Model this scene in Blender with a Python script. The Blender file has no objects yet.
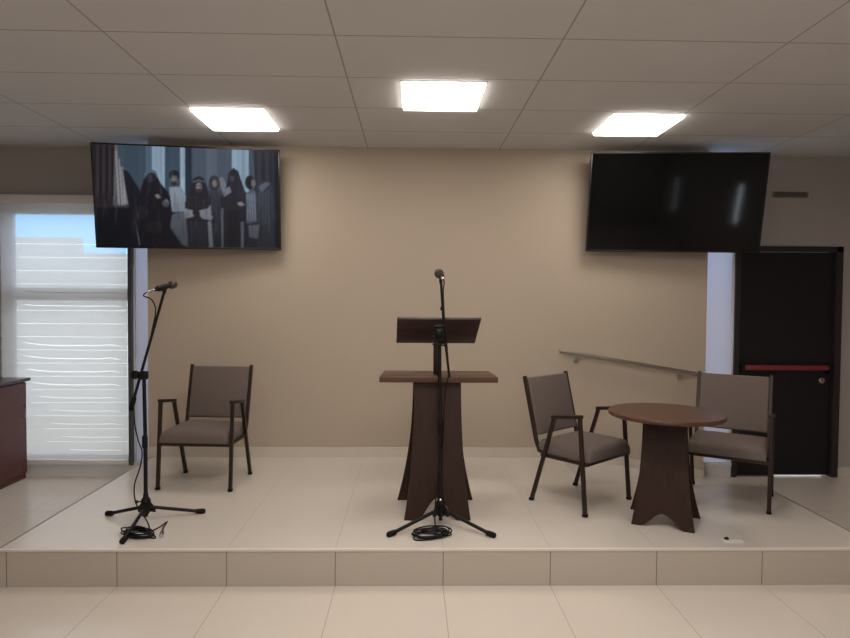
import bpy, bmesh, math, random
import numpy as np
from mathutils import Vector, Matrix
random.seed(7)
S = bpy.context.scene
COL = S.collection
PI = math.pi

# ------------------------------------------------------------------ measured layout (metres; camera stands at x=0, y=0)
CAM_H, F_PX = 1.5888, 610.67
YAW, PITCH, ROLL = 0.0217, -0.0298, 0.0072
YR = 3.359            # riser of the platform
HP = 0.207            # platform height
YW = 5.356            # beige wall face
YB = 5.48             # recessed wall face left and right of it
HC = 2.9175           # ceiling
XL, XR = -2.271, 2.676
X0 = -2.2158          # a tile joint
CX, CDX, CY, CDY = -1.5474, 1.1527, 3.1148, 0.5762
WL, WR, WF = -4.25, 4.45, -4.5   # left wall, right wall, wall behind the camera


# ------------------------------------------------------------------ mesh helpers
class MB:
    def __init__(s):
        s.bm = bmesh.new()

    def box(s, x0, x1, y0, y1, z0, z1, bev=0.0, seg=2, M=None):
        r = bmesh.ops.create_cube(s.bm, size=1)
        vs = r['verts']
        for v in vs:
            v.co = Vector(((x0 + x1) / 2 + v.co.x * (x1 - x0), (y0 + y1) / 2 + v.co.y * (y1 - y0), (z0 + z1) / 2 + v.co.z * (z1 - z0)))
        if bev > 0:
            es = list({e for v in vs for e in v.link_edges})
            r = bmesh.ops.bevel(s.bm, geom=es, offset=bev, segments=seg, affect='EDGES', profile=0.5)
            vs = list({v for f in r['faces'] for v in f.verts} | {v for v in vs if v.is_valid})
        if M is not None:
            for v in vs:
                v.co = M @ v.co
        return s

    def prism(s, pts, d0, d1, axis='y', bev=0.0, M=None):
        """outline pts (a,b) extruded along axis from d0 to d1"""
        def mk(a, b, d):
            return {'y': (a, d, b), 'z': (a, b, d), 'x': (d, a, b)}[axis]
        v0 = [s.bm.verts.new(mk(a, b, d0)) for a, b in pts]
        v1 = [s.bm.verts.new(mk(a, b, d1)) for a, b in pts]
        n = len(pts)
        fs = [s.bm.faces.new(v0), s.bm.faces.new(v1[::-1])]
        for i in range(n):
            fs.append(s.bm.faces.new((v0[i], v1[i], v1[(i + 1) % n], v0[(i + 1) % n])))
        vs = v0 + v1
        if bev > 0:
            es = list(set(fs[0].edges) | set(fs[1].edges))
            r = bmesh.ops.bevel(s.bm, geom=es, offset=bev, segments=2, affect='EDGES', profile=0.5)
            vs = list({v for f in r['faces'] for v in f.verts} | {v for v in vs if v.is_valid})
        if M is not None:
            for v in vs:
                v.co = M @ v.co
        return s

    def tube(s, pts, r, n=10, square=False, closed=False, cap=True):
        """sweep a round or square section along a polyline; r is a number or a list"""
        P = [Vector(p) for p in pts]
        m = len(P)
        rr = r if isinstance(r, (list, tuple)) else [r] * m
        up = None
        rings = []
        for i in range(m):
            if closed:
                t = (P[(i + 1) % m] - P[i - 1]).normalized()
                k = 1
            else:
                a = (P[i] - P[i - 1]).normalized() if i > 0 else None
                b = (P[i + 1] - P[i]).normalized() if i < m - 1 else None
                t = ((a or b) + (b or a)).normalized()
                k = 1 / max(0.5, t.dot(b or a))
            if up is None:
                up = Vector((0, 0, 1)) if abs(t.z) < 0.9 else Vector((0, 1, 0))
            side = t.cross(up)
            if side.length < 1e-4:
                side = t.orthogonal()
            side.normalize()
            up = side.cross(t).normalized()
            ring = []
            if square:
                c = 0.28
                base = []
                for (sx, sy) in ((1, 1), (-1, 1), (-1, -1), (1, -1)):
                    if sx * sy > 0:
                        base += [(sx, sy * (1 - c)), (sx * (1 - c), sy)]
                    else:
                        base += [(sx * (1 - c), sy), (sx, sy * (1 - c))]
            else:
                base = [(math.cos(2 * PI * j / n), math.sin(2 * PI * j / n)) for j in range(n)]
            for (ca, cb) in base:
                ring.append(s.bm.verts.new(P[i] + side * ca * rr[i] * k + up * cb * rr[i] * (k if square else 1)))
            rings.append(ring)
        q = len(rings[0])
        for i in range(m if closed else m - 1):
            A, B = rings[i], rings[(i + 1) % m]
            for j in range(q):
                s.bm.faces.new((A[j], A[(j + 1) % q], B[(j + 1) % q], B[j]))
        if cap and not closed:
            s.bm.faces.new(rings[0][::-1])
            s.bm.faces.new(rings[-1])
        return s

    def lathe(s, prof, base=(0, 0, 0), axis=(0, 0, 1), n=24):
        """prof: list of (distance along axis, radius)"""
        ax = Vector(axis).normalized()
        sd = ax.orthogonal().normalized()
        up = ax.cross(sd)
        B = Vector(base)
        rings = []
        for h, r in prof:
            r = max(r, 1e-4)
            rings.append([s.bm.verts.new(B + ax * h + (sd * math.cos(2 * PI * j / n) + up * math.sin(2 * PI * j / n)) * r) for j in range(n)])
        for A, C in zip(rings, rings[1:]):
            for j in range(n):
                s.bm.faces.new((A[j], A[(j + 1) % n], C[(j + 1) % n], C[j]))
        s.bm.faces.new(rings[0][::-1])
        s.bm.faces.new(rings[-1])
        return s

    def ball(s, c, r, n=16):
        pr = [(-r * math.cos(PI * i / n), r * math.sin(PI * i / n)) for i in range(n + 1)]
        return s.lathe(pr, c, (0, 0, 1), n + 4)

    def grid(s, fn, nu, nv):
        V = [[s.bm.verts.new(fn(i / nu, j / nv)) for i in range(nu + 1)] for j in range(nv + 1)]
        for j in range(nv):
            for i in range(nu):
                s.bm.faces.new((V[j][i], V[j][i + 1], V[j + 1][i + 1], V[j + 1][i]))
        return s

    def build(s, name, mat, parent=None, smooth=35, flip=True):
        if flip:
            bmesh.ops.recalc_face_normals(s.bm, faces=s.bm.faces)
        me = bpy.data.meshes.new(name)
        s.bm.to_mesh(me)
        s.bm.free()
        if smooth:
            for p in me.polygons:
                p.use_smooth = True
            me.set_sharp_from_angle(angle=math.radians(smooth))
        me.materials.append(mat)
        o = bpy.data.objects.new(name, me)
        COL.objects.link(o)
        if parent is not None:
            o.parent = parent
        return o


def empty(name, loc=(0, 0, 0), rz=0.0):
    o = bpy.data.objects.new(name, None)
    o.empty_display_size = 0.1
    COL.objects.link(o)
    o.location = loc
    o.rotation_euler = (0, 0, rz)
    return o


def tag(o, label=None, cat=None, group=None, kind=None):
    if label: o['label'] = label
    if cat: o['category'] = cat
    if group: o['group'] = group
    if kind: o['kind'] = kind
    return o


def struct(o, label=None):
    o['kind'] = 'structure'
    if label:
        o['label'] = label
    return o


def copy_tree(o, parent=None):
    c = o.copy()
    COL.objects.link(c)
    if parent is not None:
        c.parent = parent
    for ch in [x for x in bpy.data.objects if x.parent == o]:
        copy_tree(ch, c)
    return c


# ------------------------------------------------------------------ materials
def lin(c):
    return tuple(((v / 255) / 12.92 if v / 255 <= 0.04045 else ((v / 255 + 0.055) / 1.055) ** 2.4) for v in c) + (1.0,)


class NT:
    def __init__(s, name):
        s.m = bpy.data.materials.new(name)
        s.m.use_nodes = True
        s.t = s.m.node_tree
        s.b = s.t.nodes['Principled BSDF']
        s.out = s.t.nodes['Material Output']

    def n(s, kind, **kw):
        x = s.t.nodes.new(kind)
        for k, v in kw.items():
            setattr(x, k, v)
        return x

    def link(s, a, b):
        s.t.links.new(a, b)

    def math(s, op, a, b=None, c=None):
        x = s.n('ShaderNodeMath', operation=op)
        for i, v in enumerate((a, b, c)):
            if v is None: continue
            if hasattr(v, 'is_linked'): s.link(v, x.inputs[i])
            else: x.inputs[i].default_value = v
        return x.outputs[0]

    def mix(s, fac, a, b):
        x = s.n('ShaderNodeMix', data_type='RGBA')
        for sock, v in ((x.inputs['Factor'], fac), (x.inputs['A'], a), (x.inputs['B'], b)):
            if hasattr(v, 'is_linked'): s.link(v, sock)
            else: sock.default_value = v
        return x.outputs['Result']

    def noise(s, scale=5, detail=3, rough=0.5, coord='Object', stretch=None):
        tc = s.n('ShaderNodeTexCoord')
        src = tc.outputs[coord]
        if stretch:
            mp = s.n('ShaderNodeMapping')
            mp.inputs['Scale'].default_value = stretch
            s.link(src, mp.inputs['Vector'])
            src = mp.outputs[0]
        x = s.n('ShaderNodeTexNoise')
        x.inputs['Scale'].default_value = scale
        x.inputs['Detail'].default_value = detail
        x.inputs['Roughness'].default_value = rough
        s.link(src, x.inputs['Vector'])
        return x.outputs['Fac']

    def bump(s, h, strength=0.2, dist=0.002):
        b = s.n('ShaderNodeBump')
        b.inputs['Strength'].default_value = strength
        b.inputs['Distance'].default_value = dist
        s.link(h, b.inputs['Height'])
        s.link(b.outputs[0], s.b.inputs['Normal'])


def plain(name, rgb, rough=0.5, metal=0.0, var=0.06, scale=6, bump=0.0, bscale=200, spec=0.5, stretch=None):
    t = NT(name)
    c = lin(rgb)
    nz = t.noise(scale, 3, 0.6, stretch=stretch)
    dk = tuple(v * (1 - var) for v in c[:3]) + (1,)
    lt = tuple(min(1, v * (1 + var)) for v in c[:3]) + (1,)
    t.link(t.mix(nz, dk, lt), t.b.inputs['Base Color'])
    t.b.inputs['Roughness'].default_value = rough
    t.b.inputs['Metallic'].default_value = metal
    t.b.inputs['Specular IOR Level'].default_value = spec
    if bump:
        t.bump(t.noise(bscale, 2, 0.5), bump, 0.001)
    return t.m


def wood(name, rgb, rough=0.35, var=0.25, stretch=(2, 2, 30), grain=3, spec=0.3):
    t = NT(name)
    c = lin(rgb)
    nz = t.noise(grain, 5, 0.65, stretch=stretch)
    dk = tuple(v * (1 - var) for v in c[:3]) + (1,)
    lt = tuple(v * (1 + var) for v in c[:3]) + (1,)
    cr = t.n('ShaderNodeMapRange')
    cr.inputs['From Min'].default_value = 0.3
    cr.inputs['From Max'].default_value = 0.7
    t.link(nz, cr.inputs['Value'])
    t.link(t.mix(cr.outputs[0], dk, lt), t.b.inputs['Base Color'])
    t.b.inputs['Roughness'].default_value = rough
    t.b.inputs['Specular IOR Level'].default_value = spec
    return t.m


def gridlines(t, axis, off, step, width):
    """1 on joint lines at off + k*step of world axis"""
    g = t.n('ShaderNodeNewGeometry')
    sp = t.n('ShaderNodeSeparateXYZ')
    t.link(g.outputs['Position'], sp.inputs[0])
    x = t.math('DIVIDE', t.math('SUBTRACT', sp.outputs[axis], off), step)
    fr = t.math('ABSOLUTE', t.math('SUBTRACT', t.math('FRACT', t.math('ADD', x, 0.5)), 0.5))
    return t.math('LESS_THAN', t.math('MULTIPLY', fr, step), width / 2)


def tiles(name, rgb, joint, rough, lines, var=0.03, clouds=2.0, spec=0.5):
    t = NT(name)
    c = lin(rgb)
    nz = t.noise(clouds, 5, 0.6, coord='Object')
    dk = tuple(v * (1 - var) for v in c[:3]) + (1,)
    lt = tuple(min(1, v * (1 + var)) for v in c[:3]) + (1,)
    col = t.mix(nz, dk, lt)
    fac = None
    for (ax, off, step, w) in lines:
        l = gridlines(t, ax, off, step, w)
        fac = l if fac is None else t.math('MAXIMUM', fac, l)
    if fac is not None:
        t.link(t.mix(fac, col, lin(joint)), t.b.inputs['Base Color'])
        t.link(t.math('ADD', t.math('MULTIPLY', fac, 0.4), rough), t.b.inputs['Roughness'])
    else:
        t.link(col, t.b.inputs['Base Color'])
        t.b.inputs['Roughness'].default_value = rough
    t.b.inputs['Specular IOR Level'].default_value = spec
    return t.m


def emis(name, rgb, strength):
    t = NT(name)
    t.b.inputs['Base Color'].default_value = lin((230, 230, 230))
    t.b.inputs['Emission Color'].default_value = lin(rgb)
    t.b.inputs['Emission Strength'].default_value = strength
    return t.m


def film(name, rgb, trans=0.5, clear=0.0):
    """thin white cloth or film: part diffuse, part translucent, part see-through"""
    t = NT(name)
    t.t.nodes.remove(t.b)
    d = t.n('ShaderNodeBsdfDiffuse'); d.inputs[0].default_value = lin(rgb)
    tr = t.n('ShaderNodeBsdfTranslucent'); tr.inputs[0].default_value = lin(rgb)
    m = t.n('ShaderNodeMixShader'); m.inputs[0].default_value = trans
    t.link(d.outputs[0], m.inputs[1]); t.link(tr.outputs[0], m.inputs[2])
    res = m
    if clear:
        tp = t.n('ShaderNodeBsdfTransparent')
        m2 = t.n('ShaderNodeMixShader'); m2.inputs[0].default_value = clear
        t.link(m.outputs[0], m2.inputs[1]); t.link(tp.outputs[0], m2.inputs[2])
        res = m2
    t.link(res.outputs[0], t.out.inputs[0])
    return t.m


def pane_mat(name):
    t = NT(name)
    t.t.nodes.remove(t.b)
    tp = t.n('ShaderNodeBsdfTransparent'); tp.inputs[0].default_value = (0.93, 0.96, 0.97, 1)
    gl = t.n('ShaderNodeBsdfGlossy'); gl.inputs['Roughness'].default_value = 0.03
    m = t.n('ShaderNodeMixShader'); m.inputs[0].default_value = 0.06
    t.link(tp.outputs[0], m.inputs[1]); t.link(gl.outputs[0], m.inputs[2])
    t.link(m.outputs[0], t.out.inputs[0])
    return t.m


M = {}
M['wall'] = plain('beige_paint', (180, 165, 148), 0.75, var=0.025, scale=1.2, bump=0.08, bscale=160)
M['wall_grey'] = plain('greige_paint', (166, 159, 154), 0.75, var=0.025, scale=1.2, bump=0.08, bscale=160)
M['white_paint'] = plain('white_paint', (215, 214, 214), 0.6, var=0.02)
M['floor'] = tiles('floor_tiles', (206, 195, 184), (158, 147, 136), 0.24, [(0, X0, 0.6, 0.005), (1, YR - 1.2 + 0.0, 1.2, 0.005)])
M['floor_side'] = tiles('side_floor_tiles', (196, 189, 182), (140, 130, 120), 0.25, [])
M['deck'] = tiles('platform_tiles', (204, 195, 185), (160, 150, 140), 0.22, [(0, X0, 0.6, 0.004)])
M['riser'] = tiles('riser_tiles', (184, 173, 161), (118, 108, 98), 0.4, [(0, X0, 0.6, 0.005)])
M['edge'] = plain('edge_trim', (214, 205, 194), 0.3, var=0.03)
M['skirting'] = plain('skirting_tile', (204, 194, 180), 0.35, var=0.03)
M['ceiling'] = tiles('ceiling_tiles', (204, 202, 202), (156, 151, 148), 0.8, [(0, CX, CDX, 0.009), (1, CY, CDY, 0.009)], var=0.04, clouds=2.5, spec=0.2)
M['fabric'] = plain('brown_grey_fabric', (106, 94, 89), 0.9, var=0.12, scale=60, bump=0.35, bscale=420, spec=0.2)
M['chair_metal'] = plain('dark_brown_metal', (46, 32, 26), 0.42, metal=0.1, var=0.06, spec=0.35)
M['wenge'] = wood('dark_brown_wood', (47, 26, 18), 0.5, stretch=(14, 14, 1.2))
M['wenge_top'] = wood('brown_wood_top', (80, 54, 41), 0.32, stretch=(1.2, 12, 12))
M['board'] = wood('dark_board_wood', (58, 42, 42), 0.4, stretch=(1.2, 14, 14))
M['cab'] = wood('reddish_cabinet_wood', (84, 50, 48), 0.4, stretch=(14, 14, 1.2), var=0.15)
M['cab_top'] = wood('cabinet_top_wood', (62, 46, 52), 0.3, stretch=(14, 1.2, 14), var=0.15)
M['black'] = plain('black_satin', (17, 15, 14), 0.45, var=0.1, spec=0.25)
M['rubber'] = plain('black_rubber', (15, 14, 13), 0.7, var=0.1, spec=0.2)
M['cable'] = plain('black_cable', (17, 15, 15), 0.5, var=0.1, spec=0.25)
M['chrome'] = plain('chrome_metal', (200, 198, 195), 0.22, metal=1.0, var=0.03)
M['steel'] = plain('brushed_steel', (178, 170, 160), 0.32, metal=1.0, var=0.05)
M['grille'] = plain('microphone_mesh', (74, 66, 60), 0.45, metal=0.6, var=0.3, scale=300, bump=0.5, bscale=700)
M['bezel'] = plain('black_bezel', (14, 14, 16), 0.3, var=0.05)
M['tv_off'] = plain('dark_glass', (7, 7, 8), 0.07, var=0.02, spec=0.4)
M['door'] = plain('dark_door_laminate', (27, 22, 24), 0.45, var=0.12, scale=4, spec=0.3, stretch=(10, 10, 1))
M['door_frame'] = plain('dark_door_frame', (40, 34, 34), 0.45, var=0.08)
M['red'] = plain('red_push_bar', (122, 42, 48), 0.4, var=0.05)
M['alu'] = plain('grey_aluminium', (176, 176, 178), 0.4, metal=0.3, var=0.04)
M['jamb'] = plain('dark_grey_jamb', (78, 80, 86), 0.4, metal=0.3, var=0.04)
M['lightframe'] = plain('white_light_frame', (225, 222, 216), 0.5, var=0.01)
M['vent'] = plain('dark_vent', (132, 124, 116), 0.6, var=0.1)
M['vent_dark'] = plain('vent_slats', (84, 77, 72), 0.6)
M['side_edge'] = plain('dark_edge_strip', (128, 118, 110), 0.6)  # thin strips on the platform's side edges, darker than its tiles
M['glass'] = pane_mat('window_glass')
M['blind'] = film('white_blind_cloth', (230, 230, 233), 0.42, 0.20)
M['frost'] = film('frosted_white_film', (166, 168, 186), 0.5)
M['ceiling_wash'] = film('ceiling_wash_film', (215, 228, 246), 0.9)  # upper panes made brighter and bluer to throw added light on the ceiling
M['panel'] = emis('lit_diffuser', (255, 247, 236), 14.0)
M['ext_wall'] = plain('outside_wall', (228, 224, 218), 0.8, var=0.05, scale=1)
M['ext_ground'] = plain('outside_paving', (190, 186, 178), 0.8, var=0.08, scale=2)
M['paper'] = plain('pale_paper', (214, 208, 198), 0.7, var=0.02)

# ------------------------------------------------------------------ the setting
struct(MB().box(WL, WR, WF, YB + 0.12, -0.12, 0.0).build('floor', M['floor'], smooth=0), 'pale glossy floor tiles in front of and beside the platform')
struct(MB().box(WL - .1, WR + .1, WF - .1, YB + 0.3, HC, HC + 0.1).build('ceiling', M['ceiling'], smooth=0), 'suspended ceiling of long grey-white tiles')
struct(MB().box(WL - 0.12, WL, WF, YB + 0.12, 0, HC).build('wall_left', M['wall_grey'], smooth=0))
struct(MB().box(WR, WR + 0.12, WF, YB + 0.12, 0, HC).build('wall_right', M['wall_grey'], smooth=0))
struct(MB().box(WL, WR, WF - 0.12, WF, 0, HC).build('wall_front', M['wall_grey'], smooth=0))
BX0, BX1 = -2.293, 2.612
struct(MB().box(BX0, BX1, YW, YB + 0.12, 0, HC).build('wall_back', M['wall'], smooth=0), 'beige painted wall behind the platform')
# left recessed wall with its window opening
WX0, WX1, WZ0, WZ1 = -3.62, -2.475, 0.125, 2.40
b = MB()
b.box(WL, WX0, YB, YB + 0.12, 0, HC)
b.box(WX0, WX1 + 0.0, YB, YB + 0.12, WZ1, HC)
b.box(WX0, WX1, YB, YB + 0.12, 0, WZ0)
struct(b.build('wall_back_left', M['wall_grey'], smooth=0), 'grey-beige wall around the window with the white blind')
# right recessed wall with its door opening
DX0, DX1, DZ = 2.925, 3.905, 2.105
b = MB()
b.box(DX1, WR, YB, YB + 0.12, 0, HC)
b.box(DX0, DX1, YB, YB + 0.12, DZ, HC)
struct(b.build('wall_back_right', M['wall_grey'], smooth=0), 'grey-beige wall around the dark door')

# platform: a cut-out at its far right corner holds the ramp
RX, RY = 1.31, 4.56
outline = [(XL, YR + 0.012), (XR, YR + 0.012), (XR, RY), (RX, RY), (RX, YW), (XL, YW)]
struct(MB().prism(outline, 0.0, HP, 'z').build('platform_floor', M['deck'], smooth=0), 'low tiled platform carrying lectern, chairs and table')
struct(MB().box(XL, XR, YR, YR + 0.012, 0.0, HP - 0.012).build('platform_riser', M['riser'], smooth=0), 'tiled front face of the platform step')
struct(MB().box(XL, XR, YR - 0.004, YR + 0.012, HP - 0.012, HP + 0.0015, 0.002).build('trim_1', M['edge'], smooth=0), 'pale edge strip along the platform front')
struct(MB().box(XL, XL + 0.012, YR + 0.012, YW, HP - 0.03, HP + 0.001).build('trim_2', M['side_edge'], smooth=0), 'dark edge strip along the left side of the platform')
struct(MB().box(XR - 0.014, XR, YR + 0.012, RY, HP - 0.03, HP + 0.001).build('trim_3', M['side_edge'], smooth=0), 'dark edge strip along the right side of the platform')
# ramp: top surface falls from the platform to the lower floor along the wall
struct(MB().prism([(RX, 0.0005), (RX, HP), (XR + 0.15, 0.0005)], RY, YW, 'y').build('ramp_floor', M['floor_side'], smooth=0), 'sloping tiled ramp along the wall under the handrail')
# skirting
b = MB()
b.box(BX0, RX, YW - 0.010, YW, HP, HP + 0.088)
b.prism([(RX, HP), (RX, HP + 0.088), (BX1, 0.10), (BX1, 0.012)], YW - 0.010, YW, 'y')
struct(b.build('baseboard_back', M['skirting'], smooth=0), 'pale tile skirting along the beige wall')
struct(MB().box(WX0 - 0.4, BX0, YB - 0.010, YB, 0, 0.10).build('baseboard_left', M['white_paint'], smooth=0))
b = MB()
b.box(DX1, WR, YB - 0.010, YB, 0, 0.09)
struct(b.build('baseboard_right', M['skirting'], smooth=0))

# window 1: grey aluminium frame, transom, panes, sill
w1 = struct(empty('window_1', (0, 0, 0)), 'tall window behind the white blind')
b = MB()
y0, y1 = YB + 0.07, YB + 0.115
b.box(WX0, WX0 + 0.05, y0, y1, WZ0, WZ1); b.box(WX1 - 0.05, WX1, y0, y1, WZ0, WZ1)
b.box(WX0, WX1, y0, y1, WZ0, WZ0 + 0.05); b.box(WX0, WX1, y0, y1, WZ1 - 0.06, WZ1)
b.box(WX0, WX1, y0, y1, 1.57, 1.68)
b.build('window_frame', M['alu'], w1, smooth=0)
MB().box(WX0 + .05, WX1 - .05, YB + 0.090, YB + 0.096, WZ0 + .05, 1.57).build('pane', M['glass'], w1, smooth=0)
MB().box(WX0 + .05, WX1 - .05, YB + 0.090, YB + 0.096, 1.68, WZ1 - .06).build('pane', M['glass'], w1, smooth=0)
MB().box(WX1 - 0.034, WX1 + 0.001, YB - 0.035, YB + 0.03, WZ0 - .02, WZ1 + 0.08, 0.003).build('side_jamb', M['jamb'], w1, smooth=0)
MB().box(WX0, WX1 - 0.034, YB - 0.03, YB + 0.03, WZ0 - 0.022, WZ0, 0.004).build('window_sill', M['white_paint'], w1, smooth=0)

# windows 2 and 3: narrow frosted sidelights in the two recesses
def sidelight(n, x0, x1, label):
    w = struct(empty('window_%d' % n, (0, 0, 0)), label)
    MB().grid(lambda u, v: (x0 + (x1 - x0) * u, YB + 0.03, 0.13 + 2.07 * v), 2, 16).build('frosted_pane', M['frost'], w, smooth=0)
    MB().grid(lambda u, v: (x0 + (x1 - x0) * u, YB + 0.03, 2.20 + (HC - 2.205) * v), 2, 6).build('upper_pane', M['ceiling_wash'], w, smooth=0)
    b = MB()
    b.box(x0, x1, YB, YB + 0.12, 0, 0.13)
    b.box(x0, x0 + 0.012, YB + 0.0, YB + 0.12, 0.13, HC)
    b.box(x1 - 0.012, x1, YB + 0.0, YB + 0.12, 0.13, HC)
    b.build('pane_frame', M['white_paint'], w, smooth=0)
    MB().box(x0, x1, YB - 0.012, YB, 0.10, 0.128).build('ledge', M['white_paint'], w, smooth=0)
    return w
sidelight(2, WX1, BX0, 'narrow frosted strip of daylight beside the blind')
sidelight(3, BX1, DX0, 'narrow frosted strip of daylight beside the dark door')

# door 1
d1 = struct(empty('door_1', (0, 0, 0)), 'dark wood door with a red push bar')
b = MB()
b.box(DX0, DX0 + 0.045, YB - 0.02, YB + 0.12, 0, DZ); b.box(DX1 - 0.06, DX1, YB - 0.02, YB + 0.12, 0, DZ)
b.box(DX0, DX1, YB - 0.02, YB + 0.12, DZ - 0.05, DZ)
b.build('door_frame', M['door_frame'], d1, smooth=0)
MB().box(DX0 + 0.048, DX1 - 0.063, YB + 0.012, YB + 0.055, 0.014, DZ - 0.053, 0.002).build('door_leaf', M['door'], d1, smooth=0)
MB().box(DX0 + 0.05, DX0 + 0.40, YB - 0.012, YB + 0.10, 0.0, 0.013).build('under_door_light', M['chrome'], d1, smooth=0)  # bright metal strip standing in for the daylight that shows under the door
pb = MB().box(2.99, 3.765, YB - 0.075, YB - 0.045, 0.985, 1.032, 0.008).build('push_bar', M['red'], d1)
b = MB()
b.box(2.975, 2.995, YB - 0.085, YB + 0.012, 0.955, 1.045, 0.008); b.box(3.765, 3.785, YB - 0.085, YB + 0.012, 0.955, 1.045, 0.008)
b.build('bar_housing', M['black'], pb)
MB().lathe([(0, .026), (.012, .026), (.016, .020), (.016, .012), (.022, .010)], (3.752, YB + 0.012, 0.885), (0, -1, 0), 20).build('lock_cylinder', M['steel'], d1)

# outside, seen through blind gaps and panes
struct(MB().box(-9, 9, YB + 0.12, 14, -0.15, -0.03).build('exterior_ground', M['ext_ground'], smooth=0))
struct(MB().box(-9, -4.56, 8.4, 8.6, -0.03, 2.41).box(-4.56, 9, 8.4, 8.6, -0.03, 2.20).build('exterior_wall', M['ext_wall'], smooth=0))

# ------------------------------------------------------------------ blind: white cloth in pleats with thin bright gaps, sagging in places
def make_blind():
    root = empty('window_blind', ((WX0 + WX1) / 2, YB - 0.02, WZ0))
    tag(root, 'white pleated window blind drawn down over the tall window', 'blind')
    xs0, xs1 = -0.565, 0.534
    NX = 44
    ztop, zbot = WZ1 + 0.015 - WZ0, 0.02
    lines = []     # (function z(u), gap(u))
    rnd = random.Random(3)
    pitch = 0.1165
    k = 0
    z = 0.075
    while z < ztop - 0.30:
        zz = z
        full = (zz + WZ0) < 1.52
        g0 = 0.0042 if full else 0.0022
        st = 0.10 + 0.30 * max(0.0, 1 - zz / 0.9) + rnd.uniform(0, .05)
        lines.append((lambda u, zz=zz: zz, lambda u, g0=g0, st=st: g0 if u > st else 0.0))
        if 0.02 < zz + WZ0 < 1.16 or 1.42 < zz + WZ0 < 1.6:
            s0 = max(0.16, 0.16 + 0.42 * (1 - (zz + .1) / 0.9) + rnd.uniform(-.03, .03))
            amp = 0.030 * min(1.0, max(0.35, (zz) / 0.8)) if zz < 1.2 else 0.010
            def zc(u, zz=zz, s0=s0, amp=amp):
                q = max(0.0, 1 - (u - s0) / 0.28)
                return zz + 0.040 + amp * q * q - 0.9 * amp * max(0, (u - 0.86) / 0.14) ** 2 + 0.3 * amp * math.exp(-((u - .86) / .05) ** 2)
            hi = 0.0088 if 0.55 < zz < 1.2 else 0.0062
            lines.append((zc, lambda u, s0=s0, hi=hi: hi * max(0.0, min(1, (u - s0) / 0.06, (0.97 - u) / 0.05))))
        z += pitch
    lines.sort(key=lambda a: a[0](0.6))
    b = MB()
    B = [(lambda u: zbot, lambda u: 0.0)] + lines + [(lambda u: ztop, lambda u: 0.0)]
    for (za, ga), (zb, gb) in zip(B, B[1:]):
        rows = []
        for r in range(4):
            row = []
            for i in range(NX + 1):
                u = i / NX
                lo, hi = za(u) + ga(u) / 2, zb(u) - gb(u) / 2
                if hi < lo: hi = lo
                q = r / 3
                zz = lo + (hi - lo) * q
                y = -0.010 + 0.006 * (q - 0.5) + 0.003 * math.sin(u * 7 + zz * 5)
                row.append(b.bm.verts.new((xs0 + (xs1 - xs0) * u, y, zz)))
            rows.append(row)
        for r in range(3):
            for i in range(NX):
                b.bm.faces.new((rows[r][i], rows[r][i + 1], rows[r + 1][i + 1], rows[r + 1][i]))
    b.build('blind_cloth', M['blind'], root, smooth=60)
    MB().box(xs0 - 0.01, xs1 + 0.005, -0.045, 0.019, ztop - 0.005, ztop + 0.075, 0.008).build('head_box', M['lightframe'], root)
    MB().box(xs0, xs1, -0.022, -0.002, 0.004, zbot + 0.012, 0.004).build('bottom_rail', M['lightframe'], root)
    return root
make_blind()

# ------------------------------------------------------------------ cabinet at the left
cab = tag(empty('cabinet', (-3.73, 5.04, 0)), 'low reddish-brown cabinet standing beside the window blind', 'cabinet')
MB().box(-0.34, 0.335, -0.60, 0.38, 0.0, 0.862, 0.002).build('body', M['cab'], cab, smooth=0)
MB().box(-0.36, 0.385, -0.63, 0.385, 0.864, 0.89, 0.004).build('worktop', M['cab_top'], cab, smooth=0)
def cab_door(y0, y1):
    d = MB()
    d.box(0.337, 0.355, y0, y1, 0.06, 0.85, 0.002)
    for q in range(3):
        yy = y0 + 0.03 + q * 0.022
        d.box(0.355, 0.3575, yy, yy + 0.010, 0.10, 0.83)
    o = d.build('door', M['cab'], cab, smooth=0)
    MB().tube([(0.352, y1 - 0.05, 0.55), (0.378, y1 - 0.05, 0.55), (0.378, y1 - 0.05, 0.66), (0.352, y1 - 0.05, 0.66)], 0.005).build('handle', M['steel'], o)
cab_door(-0.59, -0.125)
cab_door(-0.115, 0.365)

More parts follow.
